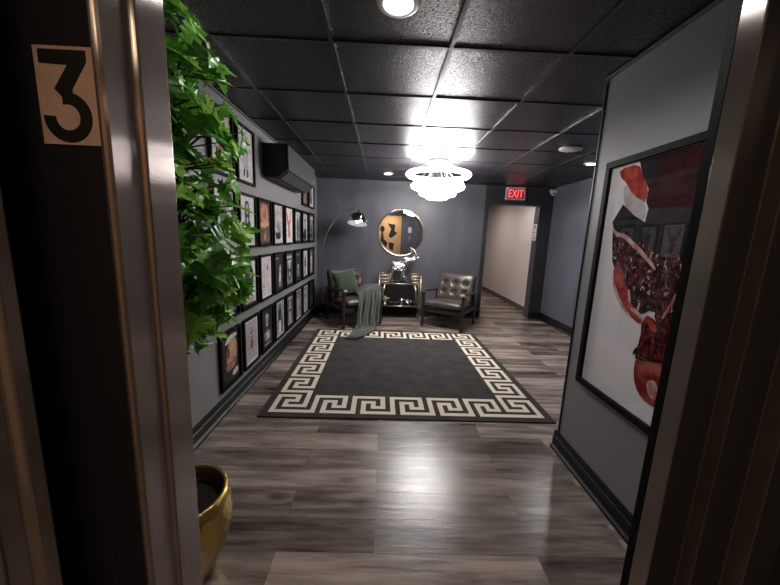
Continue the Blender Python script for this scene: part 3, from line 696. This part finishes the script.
# ------------------------------------------------------------------ armchairs
def cushion(w, d, t, puff=.35, buttons=(), p=2.6, n=26):
    """rounded pad centred on the origin, top at +z; buttons = [(x, y)] dimples in the top"""
    m = MB()
    def surf(sgn):
        def fn(u, v):
            a, b = 2 * u - 1, 2 * v - 1
            a = math.copysign(abs(a) ** .75, a); b = math.copysign(abs(b) ** .75, b)
            e = (1 - abs(a) ** 6) * (1 - abs(b) ** 6)
            h = t / 2 * ((1 - puff) * max(e, 0) ** .3 + puff * ((1 - a * a) * (1 - b * b)) ** .5)
            x, y = a * w / 2, b * d / 2
            if sgn > 0:
                for bx, by in buttons: h -= .4 * t * math.exp(-((x - bx) ** 2 + (y - by) ** 2) / .0016)
            return (x, y, sgn * h)
        return fn
    m.grid(surf(1), n, n); m.grid(surf(-1), n, n)
    return m
def armchair(label, loc, rz):
    t = thing('armchair', label, 'armchair', loc, rz, 'leather lounge armchairs')
    W, Dp = .33, .285
    for sx in (-1, 1):
        MB().prism([(sx * W - .02, -Dp - .022), (sx * W + .02, -Dp - .022), (sx * W + .02, -Dp + .022), (sx * W - .02, -Dp + .022)], 0, .565).build('leg', 'walnut', t, bevel=.006)
        m = MB()
        m.add([(sx * W - .018, Dp + .06, 0), (sx * W + .018, Dp + .06, 0), (sx * W + .018, Dp + .10, 0), (sx * W - .018, Dp + .10, 0),
               (sx * W - .018, Dp - .02, .56), (sx * W + .018, Dp - .02, .56), (sx * W + .018, Dp + .03, .56), (sx * W - .018, Dp + .03, .56)],
              [(0, 3, 2, 1), (4, 5, 6, 7), (0, 1, 5, 4), (1, 2, 6, 5), (2, 3, 7, 6), (3, 0, 4, 7)])
        m.build('leg', 'walnut', t, bevel=.005)
        m = MB(); prof = [(-.35, .585), (-.33, .61), (-.1, .595), (.2, .57), (.33, .565), (.33, .54), (.15, .545), (-.15, .565)]
        m.prism(prof, -.034, .034, M=Matrix(((0, 0, 1, sx * W), (1, 0, 0, 0), (0, 1, 0, 0), (0, 0, 0, 1))))
        m.build('armrest', 'walnut', t, bevel=.008)
        MB().box(sx * W - .012, sx * W + .012, -Dp, Dp + .03, .27, .32).build('side_rail', 'walnut', t, bevel=.004)
    MB().box(-W, W, -Dp - .01, -Dp + .015, .25, .315).build('front_rail', 'walnut', t, bevel=.004)
    MB().box(-W, W, Dp + .02, Dp + .045, .22, .27).build('back_rail', 'walnut', t, bevel=.004)
    sm = Matrix.Translation((0, -.02, .375)) @ Matrix.Rotation(R(6), 4, 'X')
    sm = Matrix.Translation((0, -.03, .372)) @ Matrix.Rotation(R(-5), 4, 'X')
    c = cushion(.60, .62, .15); c.v = [tuple(sm @ Vector(v)) for v in c.v]; c.build('seat', 'leather', t, weld=True)
    # back: lies in xz, leaning back
    bm_ = Matrix.Translation((0, .285, .61)) @ Matrix.Rotation(R(-18), 4, 'X') @ Matrix.Rotation(R(90), 4, 'X')
    bt = [(x, y) for x in (-.18, 0, .18) for y in (-.09, .07)]
    c = cushion(.62, .50, .15, buttons=bt, n=44); c.v = [tuple(bm_ @ Vector(v)) for v in c.v]
    bk = c.build('backrest', 'leather', t, weld=True)
    for x, y in bt: MB().ell((x, y, .024), (.014, .014, .01), M=bm_).build('button', 'leather button', bk)
    m = MB(); Mb = Matrix.Translation((0, .345, .59)) @ Matrix.Rotation(R(-18), 4, 'X')
    for x in (-.31, .29): m.box(x, x + .02, -.012, .016, -.30, .235, M=Mb)
    m.box(-.31, .31, -.012, .016, .205, .235, M=Mb); m.box(-.31, .31, -.012, .016, -.30, -.27, M=Mb)
    for k in range(5): m.box(-.2 + .1 * k - .009, -.2 + .1 * k + .009, -.006, .01, -.28, .21, M=Mb)
    m.build('back_frame', 'walnut', t)
    return t
ch1 = armchair('brown leather armchair draped with a green throw, in the corner by the arc lamp', (-.465, 5.24, 0), R(32.9))
ch2 = dup(ch1); ch2.location = (1.09, 5.245, 0); ch2.rotation_euler = (0, 0, R(-31.3))
ch2['label'] = 'brown leather armchair with a buttoned back beside the corridor opening'

# cushion on the left chair
cu = cushion(.40, .42, .19, puff=.97)
cu.v = [(x * (1 - .10 * (1 - (2 * y / .42) ** 2) * abs(2 * x / .40) ** 3), y * (1 - .10 * (1 - (2 * x / .40) ** 2) * abs(2 * y / .42) ** 3), z) for x, y, z in cu.v]
pw_ = Matrix.Translation((-.465, 5.24, 0)) @ Matrix.Rotation(R(32.9), 4, 'Z') @ Matrix.Translation((-.10, .12, .655)) @ Matrix.Rotation(R(-20), 4, 'X') @ Matrix.Rotation(R(-8), 4, 'Y') @ Matrix.Rotation(R(90), 4, 'X')
o = cu.build('throw_pillow', 'velvet green', weld=True); o.matrix_world = pw_
tag(o, 'dark green cushion leaning on the back of the corner armchair', 'cushion')

# throw over the seat and arm of the left chair, trailing on the rug
rows = [((-.50, 5.44, .475), (-.24, 5.50, .605)), ((-.45, 5.30, .47), (-.13, 5.36, .632)), ((-.40, 5.12, .475), (-.055, 5.22, .642)), ((-.375, 4.955, .47), (-.035, 5.11, .63)),
        ((-.37, 4.895, .36), (-.03, 5.07, .48)), ((-.385, 4.86, .22), (-.045, 5.02, .28)), ((-.385, 4.80, .09), (-.05, 4.95, .10)), ((-.40, 4.70, .026), (-.09, 4.85, .026)),
        ((-.43, 4.52, .024), (-.13, 4.66, .024)), ((-.45, 4.38, .022), (-.24, 4.42, .022)), ((-.47, 4.30, .022), (-.33, 4.30, .022))]
def throw(u, v):
    x = v * (len(rows) - 1); i = min(int(x), len(rows) - 2); f = x - i
    def cr(s):
        p = [Vector(rows[max(0, min(len(rows) - 1, i + d))][s]) for d in (-1, 0, 1, 2)]
        return .5 * ((2 * p[1]) + (-p[0] + p[2]) * f + (2 * p[0] - 5 * p[1] + 4 * p[2] - p[3]) * f * f + (-p[0] + 3 * p[1] - 3 * p[2] + p[3]) * f ** 3)
    a, b = cr(0), cr(1); p = a.lerp(b, u)
    amp = .012 + .016 * math.sin(min(v * 1.5, 1) * PI * .5)
    w = (math.sin(u * 2 * PI * 3.6 + 1.9 * math.sin(v * 4.2 + 1)) * .7 + .5 * math.sin(u * 2 * PI * 6.3 + 2.3 * v + 2)) * amp + .006 * math.sin(u * 37 + v * 9)
    if v < .36: p.z += .012 + w * .5 + .03 * math.sin(u * PI)
    elif v < .62: p += Vector((.25, -.9, 0)) * (w + .02)
    else: p.z += .012 + abs(w) * .8
    p.z = max(p.z, .02)
    return tuple(p)
m = MB(); m.grid(throw, 60, 70)
tb = m.build('throw_blanket', 'throw green'); tb.modifiers.new('solid', 'SOLIDIFY').thickness = .008
tag(tb, 'grey green fringed throw draped over the corner armchair onto the rug', 'throw blanket')
m = MB()
for k in range(16):
    p = Vector(throw((k + .5) / 16, 1.0)); q = p + Vector((random.uniform(-.02, .02), -.045, -.006))
    m.tube([p, (p + q) / 2 + Vector((0, 0, .004)), (q.x, q.y, .016)], .003, 5)
m.build('fringe', 'throw green', tb)

# ------------------------------------------------------------------ bar cart
BX, BY = .285, 5.66
bc = thing('bar_cart', 'gold framed two-shelf console cart under the round mirror', 'cart', (BX, BY, 0))
hw, hd = .355, .165
MB().box(-hw, hw, -hd, hd, .628, .640).build('shelf', 'tray glass', bc)
MB().box(-hw + .01, hw - .01, -hd, hd, .238, .248).build('shelf', 'tray glass', bc)
for z, x in ((.634, hw), (.243, hw - .01)): MB().tube([(-x, -hd, z), (x, -hd, z), (x, hd, z), (-x, hd, z)], .0085, 8, closed=True).build('shelf_rim', 'gold', bc)
for sx in (-1, 1):
    for y in (-hd, hd): MB().tube([(sx * hw, y, .03), (sx * hw, y, .775)], .0075, 8).build('post', 'gold', bc)
    m = MB()
    for z, ins in ((.665, .0), (.72, .0), (.775, .0)):
        pth = []
        for (cx_, cy_, a0) in ((sx * (hw - .02), -hd + .02, 0),):
            pass
        m.tube([(sx * hw, -hd, z), (sx * (hw - .14), -hd, z), (sx * (hw - .155), -hd + .02, z), (sx * (hw - .155), hd - .02, z), (sx * (hw - .14), hd, z), (sx * hw, hd, z)], .008, 8, closed=True)
    m.tube([(sx * (hw - .15), -hd, .64), (sx * (hw - .15), -hd, .775)], .006, 8)
    m.build('gallery_rail', 'gold', bc)
    for y in (-hd, hd): MB().tube([(sx * (hw - .10), y, .628), (sx * (hw - .03), y, .25)], .006, 8).build('brace', 'gold', bc)
    for y in (-hd, hd):
        MB().lathe([(.0005, 0), (.016, .002), (.016, .028), (.009, .034)], 16, M=Matrix.Translation((sx * hw, y, 0))).build('foot', 'gold', bc)

# elephant on the cart
def skin(name, verts, edges, radii, root, matname, parent=None, sub=2):
    me = bpy.data.meshes.new(name); me.from_pydata(verts, edges, [])
    o = bpy.data.objects.new(name, me); col.objects.link(o)
    md = o.modifiers.new('skin', 'SKIN'); md.use_smooth_shade = True
    for i, r in enumerate(radii):
        d = me.skin_vertices[0].data[i]; d.radius = (r, r) if not isinstance(r, tuple) else r; d.use_root = (i == root)
    s = o.modifiers.new('sub', 'SUBSURF'); s.levels = sub; s.render_levels = sub
    bpy.context.view_layer.update()
    m2 = bpy.data.meshes.new_from_object(o.evaluated_get(bpy.context.evaluated_depsgraph_get()))
    bpy.data.objects.remove(o); m2.name = name
    m2.materials.clear(); m2.materials.append(MATS[matname])
    for p in m2.polygons: p.use_smooth = True
    o = bpy.data.objects.new(name, m2); col.objects.link(o)
    if parent: o.parent = parent
    return o
el = thing('elephant_statue', 'shiny silver elephant statue with raised trunk on the cart', 'statue', (BX - .02, BY, .640), R(0))
V = [(-.03, 0, .27), (-.115, 0, .265), (.055, 0, .285), (.12, 0, .32), (.175, 0, .385), (.215, 0, .395), (.255, 0, .435), (.275, 0, .49), (.262, 0, .545), (.225, 0, .572), (.195, 0, .562), (.185, 0, .535),
     (.05, .045, .15), (.055, .05, .03), (.075, -.045, .15), (.10, -.05, .03), (-.12, .045, .14), (-.115, .05, .03), (-.13, -.045, .14), (-.16, -.05, .03),
     (-.16, 0, .235), (-.185, 0, .16), (.06, .05, .0), (.108, -.05, .0), (-.112, .05, .0), (-.158, -.05, .0)]
E_ = [(0, 1), (0, 2), (2, 3), (3, 4), (4, 5), (5, 6), (6, 7), (7, 8), (8, 9), (9, 10), (10, 11), (2, 12), (12, 13), (2, 14), (14, 15), (1, 16), (16, 17), (1, 18), (18, 19), (1, 20), (20, 21), (13, 22), (15, 23), (17, 24), (19, 25)]
Rd = [.088, .086, .082, .060, .064, .040, .031, .027, .023, .021, .019, .016, .032, .025, .032, .025, .036, .025, .036, .025, .016, .007, .028, .028, .028, .028]
skin('body', V, E_, Rd, 0, 'silver mosaic', el)
for s_ in (-1, 1):
    m = MB(); m.ell((.125, s_ * .085, .375), (.055, .012, .07), M=None); e_ = m.build('ear', 'silver mosaic', el)
    MB().tube([(.19, s_ * .035, .36), (.25, s_ * .05, .375), (.315, s_ * .05, .43), (.335, s_ * .045, .475)], [.012, .010, .007, .003], 8).build('tusk', 'chrome', el)
# ornaments on the lower shelf
og = thing('gold_figurine', 'small spiky gold figurine on the lower shelf of the cart', 'ornament', (BX - .25, BY - .03, .248))
MB().lathe([(.035, 0), (.035, .012), (.012, .02), (.010, .05)], 20).build('stand', 'gold', og)
m = MB()
random.seed(9)
for k in range(16):
    a = k * 2.4; t_ = random.uniform(.2, 1.3); l_ = random.uniform(.06, .13)
    d = Vector((math.cos(a) * math.sin(t_), math.sin(a) * math.sin(t_), math.cos(t_)))
    m.tube([(0, 0, .055), tuple(Vector((0, 0, .055)) + d * l_)], [.010, .003], 7)
m.ell((0, 0, .06), (.024, .024, .03)); m.build('spikes', 'gold', og)
for k, (x, y, sx, lab) in enumerate(((-.09, -.06, .08, 'flat silver leaf dish beside the gold figurine on the lower shelf'), (.05, .03, .06, 'silver lidded bowl in the middle of the lower cart shelf'), (.18, -.03, .075, 'silver leaf dish with a high rim at the end of the lower cart shelf'))):
    d = thing('silver_bowl' if k == 1 else 'silver_dish', lab, 'dish', (BX + x, BY + y, .248))
    if k == 1:
        MB().lathe([(.03, 0), (.032, .006), (.014, .015), (.05, .045), (.06, .075), (.056, .076), (.0005, .03)], 24).build('bowl', 'chrome', d)
        MB().lathe([(.06, .078), (.045, .10), (.014, .112), (.012, .125), (.0005, .132)], 24).build('lid', 'chrome', d)
    else:
        def dish(u, v, sx=sx, k=k):
            a = 2 * PI * u; r = v; w = 1 + .16 * math.cos(5 * a)
            return (sx * r * w * math.cos(a) * 1.2, sx * r * w * math.sin(a) * .8, .006 + (.035 + .03 * (k == 2)) * r * r * (1 + .4 * math.cos(a + 2)))
        m = MB(); m.grid(dish, 40, 8); b = m.build('dish_body', 'chrome', d); b.modifiers.new('s', 'SOLIDIFY').thickness = .004
        MB().lathe([(.024, 0), (.022, .008), (.0005, .010)], 16).build('foot_ring', 'chrome', d)

# ------------------------------------------------------------------ round mirror
mr = thing('round_mirror', 'round wall mirror with a thin metal rim above the cart', 'mirror', (.28, YB, 1.492))
MB().lathe([(.40, 0), (.40, .018), (.0005, .018)], 72, M=Matrix.Rotation(PI / 2, 4, 'X'), smooth=False).build('mirror_glass', 'mirror', mr)
MB().tube(circle((0, -.016, 0), .404, 72, 'y'), .0135, 10, closed=True).build('rim', 'pale gold', mr)

# ------------------------------------------------------------------ arc floor lamp
LX, LY = -1.085, 5.66
al = thing('arc_floor_lamp', 'chrome arc floor lamp with a dome shade in the far corner', 'floor lamp', (LX, LY, 0))
MB().lathe([(.125, 0), (.125, .03), (.115, .04), (.02, .045)], 36).build('base', 'tray glass', al)
hx, hy, hz = .625, -.26, 1.605     # opening of the shade relative to the base
top = Vector((hx - .03, hy + .03, hz + .24))
pth = [(0, 0, .04), (0, 0, .6), (.0, 0, .95)]
P0, P1, P2, P3 = Vector((0, 0, .95)), Vector((.02, -.01, 1.45)), Vector((.26, -.10, 1.82)), top
for k in range(1, 21):
    t_ = k / 20; p = (1 - t_) ** 3 * P0 + 3 * (1 - t_) ** 2 * t_ * P1 + 3 * (1 - t_) * t_ ** 2 * P2 + t_ ** 3 * P3; pth.append(tuple(p))
MB().tube(pth, .0095, 10).build('arc_pole', 'chrome', al)
Ms = Matrix.Translation((hx, hy, hz)) @ Matrix.Rotation(R(-15), 4, 'X') @ Matrix.Rotation(R(4), 4, 'Y')
prof = [(.166, 0)] + [(.166 * math.cos(a * PI / 24), .005 + .185 * math.sin(a * PI / 24)) for a in range(0, 12)] + [(.012, .192), (.012, .235), (.0005, .237)]
MB().lathe(prof, 40, M=Ms, cap=False).build('shade', 'chrome', al)
inn = [(.160, .002)] + [(.160 * math.cos(a * PI / 24), .005 + .176 * math.sin(a * PI / 24)) for a in range(0, 12)] + [(.0005, .18)]
MB_in = MB(); MB_in.lathe(inn, 40, M=Ms, cap=False)
MB_in.build('shade_lining', 'lamp white', al)
bl = MB(); bl.ell((0, 0, .05), (.034, .034, .042), M=Ms); bl.build('bulb', 'bulb', al)

# ------------------------------------------------------------------ potted tree by the elevator
PX, PY = -.785, 1.16
pt = thing('potted_tree', 'artificial leafy green tree in a hammered gold pot by the elevator', 'potted plant', (PX, PY, 0))
MB().lathe([(.0005, .0), (.10, 0), (.112, .01), (.115, .04), (.150, .11), (.180, .20), (.188, .265), (.183, .33), (.173, .378), (.162, .381), (.157, .372), (.165, .33), (.165, .26), (.0005, .255)], 56).build('pot', 'gold hammered', pt)
def soilf(u, v):
    a = 2 * PI * u; r = .163 * v
    return (r * math.cos(a), r * math.sin(a), .30 + .008 * noise.noise((r * 30 * math.cos(a), r * 30 * math.sin(a), 0)))
MB().grid(soilf, 30, 6).build('soil', 'soil', pt)
m = MB()
tr = [(0, 0, .3), (.02, .01, .6), (-.01, .02, .95), (.02, 0, 1.3), (.0, .01, 1.65), (.03, 0, 1.95), (.05, 0, 2.1)]
m.tube(tr, [.02, .018, .017, .014, .012, .009, .005], 9)
m.tube([(.02, .03, .3), (-.03, .02, .7), (.02, -.02, 1.1), (-.02, .0, 1.5)], [.015, .014, .012, .006], 8)
def trunk_at(z):
    for a, b in zip(tr, tr[1:]):
        if a[2] <= z <= b[2]: return Vector(a).lerp(Vector(b), (z - a[2]) / (b[2] - a[2]))
    return Vector(tr[-1])
PROF = [(.94, .08), (1.0, .17), (1.06, .20), (1.14, .27), (1.25, .315), (1.43, .30), (1.52, .27), (1.60, .27), (1.70, .27), (1.8, .265), (1.9, .25), (1.98, .22), (2.06, .19), (2.12, .09)]
def prof_r(z):
    for (a, ra), (b, rb) in zip(PROF, PROF[1:]):
        if a <= z <= b: return ra + (rb - ra) * (z - a) / (b - a)
    return .05
random.seed(21)
HALF = [(0, -.02), (.10, -.10), (.22, -.02), (.36, -.10), (.34, .06), (.50, .10), (.36, .20), (.44, .34), (.30, .34), (.40, .52), (.25, .50), (.18, .44), (.20, .66), (.10, .72), (.05, .86), (0, 1.0)]
def leaf(m, M, s):
    fold = random.uniform(.12, .4); droop = random.uniform(.1, .45)
    def lift(x, y): return (x * s, y * s, (abs(x) * fold - droop * y * y * .6 + .03 * math.sin(9 * x + 7 * y)) * s)
    mid = [(0, -.02), (0, .06), (0, .2), (0, .36), (0, .5), (0, .66), (0, .8), (0, 1.0)]
    for sx in (1, -1):
        # fan of quads/tris from the midrib to the toothed edge
        E = [(sx * x, y) for x, y in HALF]
        vs = [lift(*p) for p in mid] + [lift(*p) for p in E[1:-1]]
        nm = len(mid); fs = []
        link = [0, 0, 1, 1, 2, 2, 3, 3, 4, 4, 4, 5, 6, 6]     # midrib vertex each edge vertex hangs on
        for i in range(len(link)):
            a = link[i]; e = nm + i
            if i + 1 < len(link):
                b = link[i + 1]
                fs.append((a, e, e + 1) if a == b else (a, e, e + 1, b))
        fs.append((0, nm, nm)) if False else None
        fs.append((link[-1], nm + len(link) - 1, nm - 1))
        if sx < 0: fs = [tuple(reversed(f)) for f in fs]
        if sx > 0: base_v, base_f = vs, fs
        else:
            off = len(base_v) - 0
            # share the midrib so one leaf is one island
            remap = {i: i for i in range(nm)}
            for i in range(nm, len(vs)): remap[i] = len(base_v) + i - nm
            allv = base_v + vs[nm:]; allf = base_f + [tuple(remap[i] for i in f) for f in fs]
            m.add(allv, allf, 0, False, M)
fol = MB(); twig = m
nleaf = 0
while nleaf < 520:
    z = random.uniform(.97, 2.1); rr = prof_r(z)
    if random.random() > (rr / .32) ** 1: continue
    a = random.uniform(0, 2 * PI); q = rr * math.sqrt(random.uniform(.12, 1.0))
    c0 = trunk_at(min(z + .05, 2.08)); tip = Vector((q * math.cos(a), q * math.sin(a), z)) + Vector((c0.x, c0.y, 0)) * .4
    out = Vector((math.cos(a), math.sin(a), 0))
    s = random.uniform(.07, .125)
    d = (out * random.uniform(.25, 1.0) + Vector((random.uniform(-.6, .6), random.uniform(-.6, .6), random.uniform(-1.1, .25)))).normalized()
    start = tip - d * s * .5
    nrm = (out * .6 + Vector((random.uniform(-.5, .5), random.uniform(-.5, .5), random.uniform(.2, 1.0))))
    x = d.cross(nrm).normalized(); zz = x.cross(d).normalized()
    M = Matrix(((x.x, d.x, zz.x, start.x), (x.y, d.y, zz.y, start.y), (x.z, d.z, zz.z, start.z), (0, 0, 0, 1)))
    leaf(fol, M, s); nleaf += 1
    if nleaf % 3 == 0:
        b = trunk_at(max(.4, z - .12)); mid_ = (b + start) / 2 + Vector((0, 0, .05))
        twig.tube([b, mid_, start], [.005, .004, .002], 5)
twig.build('trunk', 'bark', pt)
fol.build('foliage', 'leaf', pt)

# ------------------------------------------------------------------ lights the place has
def light(name, typ, loc, power, color, rot=(0, 0, 0), **kw):
    d = bpy.data.lights.new(name, typ); d.energy = power; d.color = color
    for k, v in kw.items(): setattr(d, k, v)
    o = bpy.data.objects.new(name, d); col.objects.link(o); o.location = loc; o.rotation_euler = rot; return o
for k, (x, y, p) in enumerate(((.02, 1.53, 34), (.01, 5.27, 9), (2.44, 4.07, 34))):
    light('can_lamp', 'SPOT', (x, y, H - .02), p, (1, .97, .95), spot_size=R(164), spot_blend=.3, shadow_soft_size=.06)
light('corridor_lamp', 'AREA', (1.9, 8.0, H - .03), 15, (1, .86, .80), shape='DISK', size=.5)
light('corridor_lamp', 'AREA', (2.3, 6.55, H - .03), 7, (1, .91, .88), shape='DISK', size=.3)
light('cab_lamp', 'AREA', (.2, -.9, 2.31), 10, (1, .76, .52), shape='DISK', size=.5)

w_ = bpy.data.worlds.new('World'); sc.world = w_; w_.use_nodes = True
w_.node_tree.nodes['Background'].inputs[0].default_value = (.02, .02, .024, 1)
w_.node_tree.nodes['Background'].inputs[1].default_value = .3

# ------------------------------------------------------------------ camera
f_px, pit, yaw, rol = 325.28, .1714, .0216, .0406
cp_, sp_, cy_, sy_ = math.cos(pit), math.sin(pit), math.cos(yaw), math.sin(yaw)
F = Vector((sy_ * cp_, cy_ * cp_, -sp_)); Rt = Vector((cy_, -sy_, 0)); U = Rt.cross(F)
R2 = math.cos(rol) * Rt + math.sin(rol) * U; U2 = -math.sin(rol) * Rt + math.cos(rol) * U
cd = bpy.data.cameras.new('camera'); cam = bpy.data.objects.new('camera', cd); col.objects.link(cam)
cam.matrix_world = Matrix(((R2.x, U2.x, -F.x, 0), (R2.y, U2.y, -F.y, 0), (R2.z, U2.z, -F.z, 1.428), (0, 0, 0, 1)))
cd.sensor_fit = 'HORIZONTAL'; cd.sensor_width = 36; cd.lens = f_px / 780 * 36; cd.clip_start = .02
sc.camera = cam
vs_ = sc.view_settings
sc.display_settings.display_device = 'sRGB'
vs_.view_transform = 'Standard'; vs_.look = 'None'; vs_.exposure = .15; vs_.gamma = 1; vs_.use_curve_mapping = False
